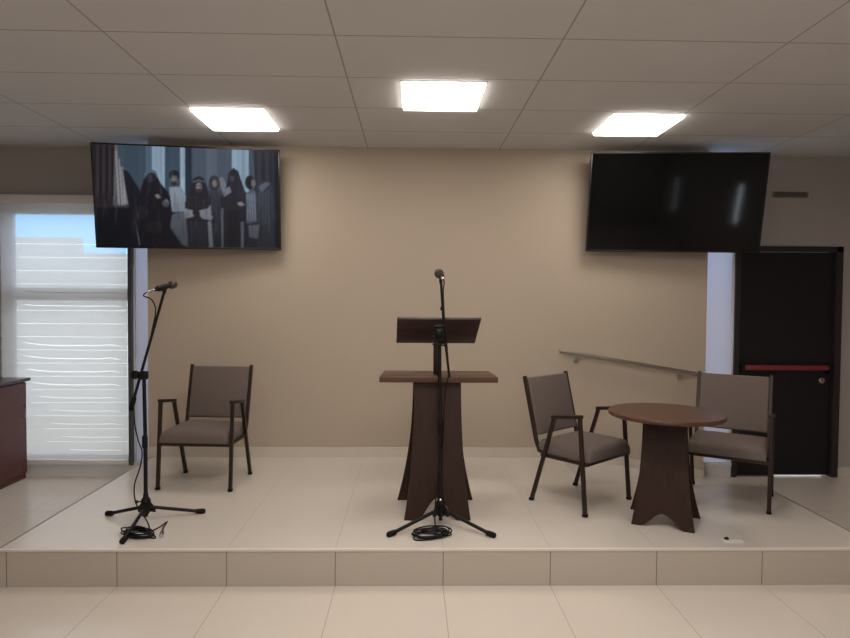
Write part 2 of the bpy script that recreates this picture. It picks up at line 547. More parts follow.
# ------------------------------------------------------------------ armchairs
def make_chair():
    root = empty('armchair')
    t = 0.0125
    m = M['chair_metal']
    FX, RXX = 0.268, 0.261
    for sx in (-1, 1):
        F = (sx * FX, -0.215, 0.008); A = (sx * FX, -0.165, 0.634); Bp = (sx * 0.265, 0.035, 0.606); R = (sx * RXX, 0.222, 0.008)
        lg = MB().tube([F, A], t, square=True).build('leg', m, root)
        MB().box(sx * FX - .015, sx * FX + .015, -0.23, -0.20, 0.0, 0.02, 0.003).build('foot_cap', M['rubber'], lg)
        lg = MB().tube([Bp, R], t, square=True).build('leg', m, root)
        MB().box(sx * RXX - .015, sx * RXX + .015, 0.207, 0.237, 0.0, 0.02, 0.003).build('foot_cap', M['rubber'], lg)
        MB().box(-0.019, 0.019, -0.118, 0.118, -0.012, 0.012, 0.007, M=Matrix.Translation((sx * 0.2665, -0.065, 0.624)) @ Matrix.Rotation(math.atan2(-0.028, 0.20), 4, 'X')).build('armrest', m, root)
        MB().tube([(sx * 0.236, 0.10, 0.335), (sx * 0.238, 0.175, 0.355), (sx * 0.240, 0.205, 0.42), (sx * 0.242, 0.312, 0.856)], t, square=True).build('back_post', m, root)
        pl = MB().box(sx * 0.254 - 0.010, sx * 0.254 + 0.010, -0.22, 0.15, 0.322, 0.346, 0.003)
        pl.build('side_rail', m, root)
    b = MB()
    b.box(-0.265, 0.265, -0.222, -0.198, 0.322, 0.344, 0.003)
    b.box(-0.25, 0.25, 0.085, 0.11, 0.322, 0.344, 0.003)
    b.build('seat_frame', m, root)
    # seat cushion: crowned, rounded front edge
    s = MB()
    NX, NY = 14, 14
    def seat(u, v):
        x = -0.246 + 0.492 * u
        y = -0.232 + 0.425 * v
        e = min(u, 1 - u, v, 1 - v)
        ex = min(u, 1 - u) * 0.492
        ey = min(v, 1 - v) * 0.425
        def rnd(d, r=0.04):
            return 0 if d >= r else -(r - math.sqrt(max(0, r * r - (r - d) ** 2)))
        zz = 0.432 + 0.012 * math.sin(PI * u) * math.sin(PI * v) + rnd(ex) * 0.7 + rnd(ey) * 0.9
        return (x, y, zz)
    s.grid(seat, NX * 2, NY * 2)
    bd = [e for e in s.bm.edges if e.is_boundary]
    r = bmesh.ops.extrude_edge_only(s.bm, edges=bd)
    nv = [g for g in r['geom'] if isinstance(g, bmesh.types.BMVert)]
    for v in nv:
        v.co.z = 0.346
    bmesh.ops.contextual_create(s.bm, geom=[e for e in s.bm.edges if e.is_boundary])
    s.build('seat', M['fabric'], root, smooth=50)
    # padded backrest between the posts, leaning with them
    ang = math.atan2(0.312 - 0.205, 0.856 - 0.42)
    Mx = Matrix.Translation((0, 0.212, 0.442)) @ Matrix.Rotation(-ang, 4, 'X')
    s = MB().box(-0.230, 0.230, -0.022, 0.018, 0.008, 0.414, 0.014, 4, M=Mx)
    s.build('backrest', M['fabric'], root, smooth=50)
    return root

CG = 'padded armchairs with dark metal frames on the platform'
c1 = make_chair()
c2 = copy_tree(c1)
c3 = copy_tree(c1)
def place(o, x, y, deg, label):
    o.location = (x, y, HP); o.rotation_euler = (0, 0, math.radians(deg)); tag(o, label, 'chair', CG)
place(c1, -1.548, 4.62, -4.5, 'grey-brown padded armchair standing alone behind the tall boom microphone stand')
place(c2, 1.186, 4.20, 40.5, 'grey-brown padded armchair turned sideways between the lectern and the round table')
th = math.radians(-33.5)
fx, fy = 0.268 * math.cos(th) + 0.215 * math.sin(th), 0.268 * math.sin(th) - 0.215 * math.cos(th)
place(c3, 2.351 - fx, 3.917 - fy, -33.5, 'grey-brown padded armchair behind the round table, in front of the dark door')

# ------------------------------------------------------------------ flared boards for lectern and table
def flare_outline(H, wt, wb, foot, arch, power=2.3, n=16):
    R = []
    for i in range(n + 1):
        q = i / n
        R.append((wt + (wb - wt) * (1 - q) ** power, H * q))
    right = R
    left = [(-x, z) for x, z in R[::-1]]
    aw = wb - foot
    ar = [(-aw + 2 * aw * i / 16, arch * (0.5 - 0.5 * math.cos(2 * PI * i / 16)) ** 0.8) for i in range(17)]
    return right + left + ar

def lean(H, d):
    m = Matrix.Identity(4)
    m[1][2] = d / H
    return m

# lectern
LX, LYF, LYB = 0.170, 3.80, 4.22
lec = tag(empty('lectern', (LX, (LYF + LYB) / 2, HP)), 'dark brown wooden lectern with flared base, flat desk and raised reading board', 'lectern')
hy = (LYB - LYF) / 2
MB().prism(flare_outline(0.862, 0.150, 0.210, 0.085, 0.135), -hy, -hy + 0.025, 'y', M=lean(0.862, 0.11)).build('front_panel', M['wenge'], lec, smooth=30)
MB().prism(flare_outline(0.862, 0.158, 0.262, 0.085, 0.135), hy - 0.025, hy, 'y', M=lean(0.862, -0.05)).build('back_panel', M['wenge'], lec, smooth=30)
MB().prism([(-hy + 0.045, 0.15), (hy - 0.034, 0.15), (hy - 0.076, 0.862), (-hy + 0.136, 0.862)], -0.013, 0.013, 'x').build('spine_panel', M['wenge'], lec, smooth=0)
dk = MB()
dk.prism([(-0.374, -0.145), (0.382, -0.145), (0.372, 0.225), (-0.360, 0.225)], 0.862, 0.896, 'z', bev=0.004)
dk.build('desk_top', M['wenge_top'], lec)
MB().box(-0.024, 0.016, 0.03, 0.075, 0.896, 1.18, 0.004).build('support_post', M['wenge'], lec)
# reading board, far edge low toward the speaker, near edge high
pitchb = math.atan2(0.17, 0.20)
Mb = Matrix.Translation((0.012, -0.04, 1.276)) @ Matrix.Rotation(-pitchb, 4, 'X')
MB().prism([(-0.277, 0.0), (0.270, 0.0), (0.250, 0.262), (-0.286, 0.262)], -0.018, 0.0, 'z', bev=0.003, M=Mb).build('reading_board', M['board'], lec)

# round table
tb = tag(empty('round_table', (1.605, 3.80, HP), math.radians(-25.2)), 'small round dark brown table with flared arched base beside the chairs', 'table')
MB().lathe([(0.668, .342), (0.672, .347), (0.688, .347), (0.693, .343)], (0, 0, 0), (0, 0, 1), 72).build('table_top', M['wenge_top'], tb, smooth=40)
MB().prism(flare_outline(0.668, 0.130, 0.182, 0.055, 0.085), -0.155, -0.13, 'y', M=lean(0.668, 0.10)).build('front_panel', M['wenge'], tb, smooth=30)
MB().prism(flare_outline(0.668, 0.130, 0.215, 0.085, 0.085), 0.13, 0.155, 'y', M=lean(0.668, -0.085)).build('back_panel', M['wenge'], tb, smooth=30)
MB().prism([(-0.118, 0.10), (0.118, 0.10), (0.046, 0.668), (-0.046, 0.668)], -0.013, 0.013, 'x').build('spine_panel', M['wenge'], tb, smooth=0)

# ------------------------------------------------------------------ microphone stands
def stand_base(root, feet, hubz):
    """tripod legs with rubber feet; feet given in local coordinates"""
    b = MB()
    b.lathe([(0, .018), (.01, .024), (.06, .022), (.075, .030), (.085, .030), (.11, .016), (.13, .015)], (0, 0, hubz - 0.05), (0, 0, 1), 18)
    for (x, y) in feet:
        L = math.hypot(x, y); dx, dy = x / L, y / L
        b.prism([(0, 0.0), (0.055, -0.015), (0.055, 0.012), (0.012, 0.075), (0, 0.075)], -0.008, 0.008, 'y', M=Matrix.Translation((0, 0, hubz - 0.03)) @ Matrix.Rotation(math.atan2(dy, dx), 4, 'Z'))
    b.build('hub', M['black'], root)
    for (x, y) in feet:
        L = math.hypot(x, y); dx, dy = x / L, y / L
        a = (dx * 0.03, dy * 0.03, hubz - 0.01)
        e = (dx * (L - 0.03), dy * (L - 0.03), 0.018)
        lg = MB().tube([a, e], 0.0108, 12).build('leg', M['black'], root)
        ax = (Vector((x, y, 0.014)) - Vector(e)).normalized()
        MB().lathe([(-.02, .013), (-.015, .0155), (.02, .0170), (.034, .0155), (.040, .009)], e, ax, 14).build('foot_cap', M['rubber'], lg)

def make_mic(name, tail, direc, label, group):
    """handheld microphone: tail end at 'tail', pointing along direc"""
    d = Vector(direc).normalized()
    root = tag(empty(name, tail), label, 'microphone', group)
    MB().lathe([(0.018, .010), (0.022, .0115), (.10, .0145), (.125, .0165), (.128, .0165)], (0, 0, 0), d, 20).build('body', M['black'], root)
    MB().lathe([(0.128, .0200), (.130, .0225), (.138, .0252), (.146, .0255), (.149, .0240), (.156, .0245), (.168, .0215), (.177, .0135), (.181, .002)], (0, 0, 0), d, 24).build('grille', M['grille'], root)
    MB().lathe([(-0.035, .0045), (-0.030, .0075), (-0.002, .009), (0.018, .009)], (0, 0, 0), d, 16).build('plug', M['chrome'], root)
    return root

MG = 'microphones on black stands'
SG = 'black microphone stands'
# boom stand at the left
S1 = Vector((-1.638, 3.78, HP))
st = tag(empty('microphone_stand', S1), 'tall black boom microphone stand left of the lectern, beside the lone armchair', 'microphone stand', SG)
feet1 = [(-1.932 - S1.x, 3.895 - S1.y), (-1.335 - S1.x, 3.935 - S1.y), (-1.622 - S1.x, 3.435 - S1.y)]
stand_base(st, feet1, 0.10)
pole = MB().tube([(0, 0, 0.035), (0, 0, 0.50)], 0.0125, 12).tube([(0, 0, 0.48), (-0.006, 0, 0.90)], 0.0112, 12)
pole.build('pole', M['black'], st)
MB().lathe([(0, .013), (.01, .0165), (.07, .0165), (.08, .012)], (-0.003, 0, 0.46), (0, 0, 1), 16).build('height_collar', M['rubber'], st)
kb = MB().tube([(-0.015, 0, 0.130), (-0.045, -0.01, 0.130)], 0.004, 8).ball((-0.052, -0.012, 0.130), 0.011, 10).build('height_knob', M['black'], st)
C = Vector((-0.012, 0.0, 0.915))
lo = Vector((-1.711, 3.76, 0.930)) - S1 + Vector((0, 0, 0)); hi = Vector((-1.535, 3.82, 1.629)) - S1
cl = MB()
cl.box(C.x - 0.022, C.x + 0.028, -0.022, 0.022, C.z - 0.030, C.z + 0.022, 0.008)
cl.lathe([(0, .014), (.006, .026), (.024, .027), (.032, .014)], (C.x - 0.036, -0.004, C.z), (-0.3, -1, 0.1), 20)
cl.build('boom_clamp', M['black'], st)
bo = MB().tube([lo, hi], 0.0085, 12).build('boom_arm', M['black'], st)
dv = (lo - hi).normalized()
MB().lathe([(-0.01, .010), (0, .0145), (.07, .0145), (.078, .009)], lo - dv * 0.05, dv, 14).build('counterweight', M['rubber'], bo)
dm = Vector((0.082, 0.125, 0.040)).normalized()
tail1 = Vector((-1.583, 3.755, 1.640))
mid1 = tail1 + dm * 0.07
cp = MB().tube([hi - Vector((0, 0, .01)), hi + Vector((0.006, 0, 0.018)), mid1 - S1 - Vector((0, 0, 0.016))], [0.008, 0.011, 0.010], 10)
cp.lathe([(-.028, .0185), (.028, .0195)], mid1 - S1, dm, 16)
cp.build('microphone_clip', M['black'], st)
make_mic('microphone', tail1, dm, 'dark handheld microphone on the boom arm beside the window blind', MG)

# stand in front of the lectern
S2 = Vector((0.186, 3.728, HP))
st = tag(empty('microphone_stand', S2), 'black microphone stand with upright pole directly in front of the lectern', 'microphone stand', SG)
feet2 = [(-0.128 - S2.x, 3.535 - S2.y), (0.490 - S2.x, 3.520 - S2.y), (0.0, 0.33)]
stand_base(st, feet2, 0.105)
MB().tube([(0, 0, 0.03), (-0.006, 0, 0.60)], 0.0125, 12).tube([(-0.006, 0, 0.58), (-0.016, 0, 1.17)], 0.0112, 12).build('pole', M['black'], st)
MB().lathe([(0, .013), (.01, .0165), (.09, .0165), (.10, .012)], (-0.006, 0, 0.56), (0, 0, 1), 16).build('height_collar', M['rubber'], st)
MB().tube([(0, -0.015, 0.165), (0, -0.03, 0.167)], 0.004, 8).ball((-0.004, -0.036, 0.168), 0.010, 10).build('height_knob', M['chrome'], st)
cl = MB()
cl.box(-0.045, 0.010, -0.02, 0.022, 1.13, 1.235, 0.008)
cl.lathe([(0, .012), (.012, .021), (.028, .021), (.034, .012)], (-0.02, -0.018, 1.19), (0, -1, 0), 16)
cl.build('boom_clamp', M['black'], st)
bo = MB().tube([(0.046, -0.030, 0.915), (0.012, 0.0, 1.19), (-0.008, 0.01, 1.495)], 0.0078, 12).build('boom_arm', M['black'], st)
MB().lathe([(-.012, .008), (-.008, .0115), (.008, .0115), (.012, .008)], (-0.0005, 0.0035, 1.335), (0, 0, 1), 14).build('arm_joint', M['black'], bo)
dm2 = Vector((-0.012, 0.15, 0.030)).normalized()
tail2 = S2 + Vector((-0.003, -0.055, 1.520))
mid2 = tail2 + dm2 * 0.075
cp = MB().tube([(-0.008, 0.01, 1.485), (-0.010, 0.013, 1.502), mid2 - S2 - Vector((0, 0, .014))], [0.008, 0.011, 0.010], 10)
cp.lathe([(-.028, .0185), (.028, .0195)], mid2 - S2, dm2, 16)
cp.build('microphone_clip', M['black'], st)
mic2 = make_mic('microphone', tail2, dm2, 'dark handheld microphone raised above the reading board of the lectern', MG)
mic2.scale = (1.18, 1.18, 1.18)

# ------------------------------------------------------------------ cables
def smooth_path(P, n=8):
    P = [Vector(p) for p in P]
    out = []
    for i in range(len(P) - 1):
        p0 = P[max(0, i - 1)]; p1 = P[i]; p2 = P[i + 1]; p3 = P[min(len(P) - 1, i + 2)]
        for k in range(n):
            t = k / n
            out.append(0.5 * ((2 * p1) + (p2 - p0) * t + (2 * p0 - 5 * p1 + 4 * p2 - p3) * t * t + (3 * p1 - p0 - 3 * p2 + p3) * t ** 3))
    out.append(P[-1])
    return out

def coil(cx, cy, a, b, turns, rot, seed, z0=0.004):
    r = random.Random(seed); P = []
    n = 14
    for i in range(turns * n + 1):
        t = 2 * PI * i / n
        k = i / (turns * n)
        wob = 1 + 0.16 * math.sin(2.3 * t / 3 + seed) + r.uniform(-.05, .05)
        x, y = a * wob * math.cos(t), b * wob * math.sin(t + 0.25 * math.sin(t / 2.7))
        x += 0.012 * math.sin(t * 0.37 + seed)
        P.append((cx + x * math.cos(rot) - y * math.sin(rot), cy + x * math.sin(rot) + y * math.cos(rot), HP + z0 + 0.0045 * (i // n) * 0.9 + 0.003 * math.sin(t * 1.7)))
    return P

KR = 0.0040
# left: from the microphone down the boom, over to the pole, to the coil on the floor and out to the plug
cs = [tail1 - dm * 0.033, tail1 - dm * 0.055 + Vector((0, -.002, -.02)), Vector((-1.608, 3.815, 1.585)), Vector((-1.590, 3.832, 1.52)), Vector((-1.612, 3.834, 1.40)), Vector((-1.64, 3.818, 1.25)), Vector((-1.665, 3.800, 1.14)),
      Vector((-1.695, 3.79, 1.02)), Vector((-1.706, 3.785, 0.95)), Vector((-1.700, 3.785, 0.82)), Vector((-1.682, 3.79, 0.72)), Vector((-1.664, 3.80, 0.65)), Vector((-1.672, 3.79, 0.56)), Vector((-1.705, 3.785, 0.45)), Vector((-1.700, 3.78, 0.36)), Vector((-1.668, 3.765, 0.30)),
      Vector((-1.62, 3.74, HP + 0.05)), Vector((-1.585, 3.71, HP + 0.006)), Vector((-1.60, 3.66, HP + 0.004)), Vector((-1.66, 3.62, HP + 0.004))]
cs = cs[:2] + [p + Vector((0.014, -0.04, 0)) for p in cs[2:]]
cs += [Vector(p) for p in coil(-1.590, 3.560, 0.090, 0.048, 8, -0.42, 2)]
cs += [Vector((-1.55, 3.62, HP + 0.02)), Vector((-1.535, 3.62, HP + 0.006)), Vector((-1.515, 3.68, HP + 0.005)), Vector((-1.508, 3.74, HP + 0.005)), Vector((-1.502, 3.765, HP + .006)), Vector((-1.496, 3.73, HP + 0.006)), Vector((-1.478, 3.64, HP + 0.009)), Vector((-1.463, 3.60, HP + 0.0095))]
k1 = tag(empty('microphone_cable', (0, 0, 0)), 'black cable hanging from the boom stand and heaped beside its feet', 'cable')
MB().tube(smooth_path(cs, 5), KR, 7).build('cord', M['cable'], k1, smooth=60)
MB().lathe([(0, .0060), (.012, .0085), (.034, .0115), (.036, .0130), (.085, .0135), (.092, .0115)], (-1.463, 3.600, HP + 0.0138), (0.30, -0.95, 0), 14).build('connector', M['chrome'], k1)
# lectern stand: cable down the pole to a loose coil
cs = [tail2 - dm2 * 0.033, tail2 - dm2 * 0.05 + Vector((0.004, 0, -.02)), S2 + Vector((0.004, -0.02, 1.44)), S2 + Vector((0.010, -0.006, 1.33)), S2 + Vector((0.018, -0.012, 1.24)), S2 + Vector((0.030, -0.02, 1.10)), S2 + Vector((0.040, -0.02, 0.95)), S2 + Vector((0.028, -0.018, 0.86)), S2 + Vector((0.014, -0.016, 0.74)), S2 + Vector((0.012, -0.016, 0.55)),
      S2 + Vector((-0.010, -0.02, 0.35)), S2 + Vector((-0.030, -0.03, 0.20)), S2 + Vector((-0.038, -0.055, 0.07)), S2 + Vector((-0.03, -0.09, 0.006)), S2 + Vector((0.0, -0.12, 0.005))]
cs += [Vector(p) for p in coil(0.124, 3.552, 0.100, 0.058, 8, 0.30, 5)]
k2 = tag(empty('microphone_cable', (0, 0, 0)), 'black cable coiled on the platform between the feet of the lectern microphone stand', 'cable')
MB().tube(smooth_path(cs, 5), KR, 7).build('cord', M['cable'], k2, smooth=60)
# wraps where the cable is wound round the clamp
b = MB()
P = []
for i in range(12 * 6 + 1):
    t = 2 * PI * i / 12
    P.append(S2 + Vector((-0.016 + 0.040 * math.cos(t), 0.002 + 0.030 * math.sin(t), 1.105 + 0.021 * i / 12)))
b.tube(P, KR * 1.2, 7)
b.build('cord_wrap', M['cable'], k2, smooth=60)

# ------------------------------------------------------------------ televisions
def tv_frame(c, yaw, tilt, roll):
    n = Vector((-math.sin(yaw), -math.cos(yaw), 0)); rt = Vector((math.cos(yaw), -math.sin(yaw), 0))
    up = Vector((0, 0, 1)) * math.cos(tilt) + n * math.sin(tilt)
    r2 = rt * math.cos(roll) + up * math.sin(roll); u2 = -rt * math.sin(roll) + up * math.cos(roll)
    f = r2.cross(u2)
    m = Matrix((r2, -f, u2)).transposed().to_4x4()      # local x right, y away from the viewer, z up
    m.translation = c
    return m

def make_tv(c, w, yaw, tilt, roll, screen_mat, label):
    h = w * 0.5675
    root = empty('television')
    root.matrix_world = tv_frame(Vector(c), yaw, tilt, roll)
    tag(root, label, 'television', 'wall-mounted televisions')
    b = MB()
    b.box(-w / 2, w / 2, 0.006, 0.035, -h / 2, h / 2, 0.004)
    b.box(-w / 2 * 0.72, w / 2 * 0.72, 0.03, 0.055, -h / 2 * 0.8, h / 2 * 0.5, 0.012)
    b.build('casing', M['bezel'], root)
    t = 0.012
    b = MB()
    b.box(-w / 2, -w / 2 + t, 0, 0.01, -h / 2, h / 2, .002); b.box(w / 2 - t, w / 2, 0, 0.01, -h / 2, h / 2, .002)
    b.box(-w / 2, w / 2, 0, 0.01, h / 2 - t, h / 2, .002); b.box(-w / 2, w / 2, 0, 0.01, -h / 2, -h / 2 + t * 1.5, .002)
    b.build('bezel', M['bezel'], root)
    # wall bracket: plate on the wall and an arm to the casing
    inv = root.matrix_world.inverted()
    plate_y = YW if abs(c[0]) < 2.3 else YW
    b = MB()
    b.tube([(0, 0.06, -0.05), inv @ Vector((c[0], plate_y - 0.02, c[2] - 0.05))], 0.022, square=True)
    b.build('bracket_arm', M['black'], root)
    P = inv @ Vector((c[0], plate_y - 0.0135, c[2] - 0.05))
    R = inv.to_3x3().to_4x4()
    b = MB().box(-0.12, 0.12, -0.012, 0.012, -0.14, 0.14, 0.003, M=Matrix.Translation(P) @ R)
    b.build('bracket_plate', M['black'], root)
    return root, w, h

# picture on the lit television: painted point by point into a colour attribute of the screen mesh
def paint_screen():
    SC = 3
    x0, y0, x1, y1 = 88, 138, 284, 254
    Wd, Hd = (x1 - x0) * SC, (y1 - y0) * SC
    gx, gy = np.meshgrid((np.arange(Wd) + .5) / SC + x0, (np.arange(Hd) + .5) / SC + y0)
    img = np.zeros((Hd, Wd, 3))
    def poly(pts, col, a=1.0):
        ins = np.zeros(gx.shape, bool)
        n = len(pts)
        for i in range(n):
            (ax, ay), (bx, by) = pts[i], pts[(i + 1) % n]
            if ay == by: continue
            c = ((ay > gy) != (by > gy)) & (gx < (bx - ax) * (gy - ay) / (by - ay) + ax)
            ins ^= c
        img[ins] = img[ins] * (1 - a) + np.array(col) * a
    def ell(cx, cy, rx, ry, col, a=1.0):
        m = ((gx - cx) / rx) ** 2 + ((gy - cy) / ry) ** 2 < 1
        img[m] = img[m] * (1 - a) + np.array(col) * a
    def rect(a, b, c, d, col, al=1.0):
        poly([(a, b), (c, b), (c, d), (a, d)], col, al)
    # hall behind: grey-blue haze and pale columns
    g = np.clip((gy - 145) / 105, 0, 1)[..., None]
    img[:] = np.array((74, 88, 104)) * (1 - g) + np.array((34, 36, 46)) * g
    rect(112, 140, 150, 185, (60, 74, 88)); rect(144, 140, 151, 190, (82, 100, 118)); rect(150, 140, 163, 215, (142, 166, 186))
    rect(163, 140, 178, 230, (58, 74, 90)); rect(178.5, 140, 183.5, 212, (160, 182, 200)); rect(183.5, 140, 190, 225, (34, 44, 58))
    rect(190, 140, 232, 190, (72, 82, 97)); rect(205, 140, 216, 185, (88, 97, 113)); rect(231.5, 140, 249, 205, (142, 168, 186)); rect(249, 140, 256, 210, (66, 76, 92))
    # hangings at both sides
    rect(88, 138, 113, 212, (44, 38, 42))
    for i in range(7):
        rect(93 + i * 3, 142, 94.2 + i * 3, 190 + (i * 7) % 17, (62, 56, 60) if i % 2 else (30, 27, 31))
    poly([(252, 140), (284, 140), (284, 254), (264, 254), (258, 200)], (42, 44, 54))
    for i in range(6):
        rect(255 + i * 4.2, 142, 256.2 + i * 4.2, 200, (60, 63, 76) if i % 2 else (30, 31, 40))
    # pale folds of cloth at the left
    poly([(113, 144), (116, 144), (120, 180), (124, 206), (112, 206)], (96, 94, 98)); poly([(118, 166), (123, 168), (129, 186), (128, 204), (121, 205)], (120, 118, 122))
    for i in range(4):
        poly([(114 + i * 3.2, 150 + i * 8), (115 + i * 3.2, 150 + i * 8), (118.5 + i * 3, 205), (117 + i * 3, 205)], (160, 158, 162))
    # seated hooded figure
    poly([(121, 168), (127, 172), (138, 190), (141, 200), (138, 214), (128, 212)], (26, 26, 34))
    poly([(144, 172), (153, 170), (158, 182), (166, 192), (172, 205), (171, 222), (187, 250), (130, 250), (131, 212), (137, 196)], (26, 24, 31))
    ell(149, 175.5, 6.6, 6.5, (84, 102, 118)); ell(149.5, 178.5, 5.4, 6.4, (34, 33, 40)); ell(148.6, 178.5, 2.5, 3.8, (76, 75, 82)); poly([(143.5, 176), (155, 176), (158, 188), (152, 184), (150, 183), (146, 184), (141, 189)], (32, 31, 38), .55); poly([(143, 182), (155, 182), (160, 192), (141, 194)], (28, 26, 33))
    poly([(152.5, 195), (156, 193.5), (159.5, 197.5), (156, 199)], (138, 122, 116)); poly([(160, 202), (164, 198), (168, 203), (166, 208), (161, 206)], (78, 78, 88)); poly([(163, 201), (165, 199), (167, 203)], (120, 122, 132))
    ell(139, 213, 8, 7, (36, 33, 38)); ell(152, 228, 9, 6, (38, 33, 36))
    poly([(131, 222), (134, 222), (139, 247), (135, 248)], (128, 130, 138))
    rect(96, 208, 129, 250, (22, 24, 31)); poly([(129, 208), (134, 224), (138, 250), (128, 250)], (26, 26, 34))
    # bearded man in pale robe behind
    poly([(167, 187), (179, 186), (184, 195), (184, 212), (170, 212)], (134, 146, 158)); ell(172.5, 177.5, 4.3, 6.0, (84, 82, 86)); ell(171.6, 177, 2.4, 4.4, (120, 114, 112)); ell(172.5, 172.4, 4.8, 2.9, (26, 28, 36)); ell(168.6, 175, 1.2, 3.4, (30, 30, 38)); ell(176.4, 175, 1.2, 3.4, (30, 30, 38)); ell(172.3, 183.2, 3.2, 2.2, (48, 46, 50)); rect(170, 176.2, 175, 177, (48, 46, 52), .6)
    poly([(170, 215), (186, 210), (190, 230), (188, 250), (180, 246), (168, 228)], (92, 98, 108))
    # standing man with head cloth and white sleeves
    poly([(188, 193), (206, 192), (212, 202), (213, 222), (208, 250), (187, 250), (184, 215), (183, 203)], (38, 34, 40))
    ell(197, 185, 7.6, 9, (30, 31, 38)); poly([(190, 183), (204.5, 183), (208, 197), (202, 200), (192, 199), (187, 196)], (33, 32, 40)); ell(197.3, 186.4, 3.4, 4.6, (98, 93, 95)); ell(196.6, 186, 1.9, 3.6, (130, 123, 121)); ell(197.3, 190.6, 3.0, 2.2, (52, 47, 50)); rect(194.4, 185, 200, 185.9, (50, 46, 50), .7); poly([(190.8, 181), (197, 179), (204, 181), (204, 182.4), (197, 180.6), (190.8, 182.4)], (84, 92, 104))
    poly([(182, 208), (192, 211), (192, 217), (183, 219)], (140, 144, 154)); poly([(196, 211), (207, 208), (213, 198), (214, 214), (210, 221), (200, 219)], (136, 140, 150)); ell(194.5, 213, 4, 2.2, (40, 34, 38))
    poly([(206, 222), (210, 221), (212, 250), (207.5, 250)], (128, 132, 142)); rect(186, 222, 205, 250, (40, 42, 52))
    # two women, the taller one under a long veil
    ell(213, 183, 5.5, 8, (48, 46, 54)); ell(213.5, 183, 2.8, 4.2, (96, 92, 96)); ell(212.9, 183, 1.6, 3.2, (122, 117, 119)); poly([(209, 192), (219, 192), (222, 230), (210, 215)], (50, 52, 64)); poly([(218, 178), (222, 176), (226, 186), (221, 191)], (116, 118, 126))
    poly([(228, 172), (233, 167.5), (238, 171), (243, 186), (247, 196), (248, 214), (246, 250), (219, 250), (220, 214), (219, 198), (225, 188)], (34, 34, 43)); ell(231.6, 177, 2.6, 4.4, (62, 60, 68)); ell(233.4, 172.4, 4.2, 3.4, (32, 32, 40))
    poly([(221, 190), (229, 186), (231, 192), (223, 197)], (112, 116, 130)); poly([(236, 203), (241, 201.5), (245, 205), (240, 206.5)], (136, 134, 140)); rect(220, 208, 222.5, 250, (104, 108, 120)); rect(240.5, 222, 243.5, 250, (112, 116, 126)); rect(226, 210, 238, 250, (28, 26, 33))
    # man seen from the side, man with his back turned
    ell(250, 182, 5, 7, (26, 28, 36)); ell(253.6, 183, 2.4, 4.2, (104, 99, 102)); poly([(255, 182), (257, 184), (255, 185)], (110, 104, 106)); poly([(246, 192), (256, 191), (257, 222), (246, 224)], (84, 94, 108))
    for i in range(4):
        poly([(246 + i * 2.6, 194), (247.2 + i * 2.6, 194), (248.4 + i * 2.6, 221), (247.2 + i * 2.6, 221)], (122, 132, 146))
    poly([(248, 226), (260, 225), (258, 240), (249, 238)], (98, 102, 112)); rect(247, 240, 260, 250, (40, 42, 52))
    poly([(257, 186), (264, 181), (272, 182), (275, 200), (276, 250), (257, 250), (262, 222), (256, 205)], (50, 54, 65)); poly([(259, 186), (266, 182), (272, 183), (262, 192)], (88, 96, 108))
    for i in range(4):
        poly([(260 + i * 3, 190), (261 + i * 3, 190), (260 + i * 3.4, 225), (259 + i * 3.4, 225)], (74, 80, 92))
    rect(276, 140, 284, 254, (26, 27, 35))
    # folds, grain and the darker lower half
    r = random.Random(11)
    for _ in range(170):
        px, py = r.uniform(100, 278), r.uniform(188, 246)
        L, w_ = r.uniform(6, 20), r.uniform(.5, 1.1)
        sx = r.uniform(-2.5, 2.5)
        poly([(px, py), (px + w_, py), (px + w_ + sx, py + L), (px + sx, py + L)], (86, 90, 102) if r.random() < .45 else (20, 20, 27), 0.30)
    for _ in range(60):
        px = r.uniform(114, 256)
        rect(px, 140, px + r.uniform(1, 4), r.uniform(165, 200), (60, 74, 90) if r.random() < .5 else (96, 112, 130), 0.10)
    img *= 0.92
    img *= (1 - 0.30 * np.clip((gy - 195) / 50, 0, 1))[..., None]
    k = 3      # soften
    pad = np.pad(img, ((k, k), (k, k), (0, 0)), mode='edge')
    acc = np.zeros_like(img); cnt = 0
    for dy in range(-k, k + 1):
        for dx in range(-k, k + 1):
            if dx * dx + dy * dy <= k * k - 2:
                acc += pad[k + dy:k + dy + Hd, k + dx:k + dx + Wd]; cnt += 1
    img = acc / cnt
    def sample(px, py):
        i = int(min(Wd - 1, max(0, (px - x0) * SC))); j = int(min(Hd - 1, max(0, (py - y0) * SC)))
        return img[j, i]
    return sample

def picture_mat():
    t = NT('lit_screen_picture')
    a = t.n('ShaderNodeAttribute', attribute_name='picture')
    t.b.inputs['Base Color'].default_value = (0.006, 0.006, 0.007, 1)
    t.b.inputs['Roughness'].default_value = 0.2
    t.b.inputs['Specular IOR Level'].default_value = 0.12
    t.link(a.outputs['Color'], t.b.inputs['Emission Color'])
    t.b.inputs['Emission Strength'].default_value = 0.98
    return t.m

tvl, w, h = make_tv((-1.841, 5.10, 2.42), 1.468, -0.152, 0.113, 0.007, None, 'wall-mounted television lit with a scene of robed people, above the window blind')
q = 0.011
NXs, NYs = 240, 136
b = MB()
b.grid(lambda u, v: (-w / 2 + q + (w - 2 * q) * u, 0.004, -h / 2 + q * 1.5 + (h - 2.5 * q) * v), NXs, NYs)
scr = b.build('screen', picture_mat(), tvl, smooth=0, flip=False)
smp = paint_screen()
att = scr.data.color_attributes.new('picture', 'FLOAT_COLOR', 'POINT')
vals = []
for j in range(NYs + 1):
    for i in range(NXs + 1):
        u, v = i / NXs, 1 - j / NYs
        xl, xr = 91 + 6 * v, 280.5 + 0.5 * v
        yt, yb = 143 + 8 * u, 247.5 + 2 * u
        vals.extend(lin(smp(xl + (xr - xl) * u, yt + (yb - yt) * v)))
att.data.foreach_set('color', vals)

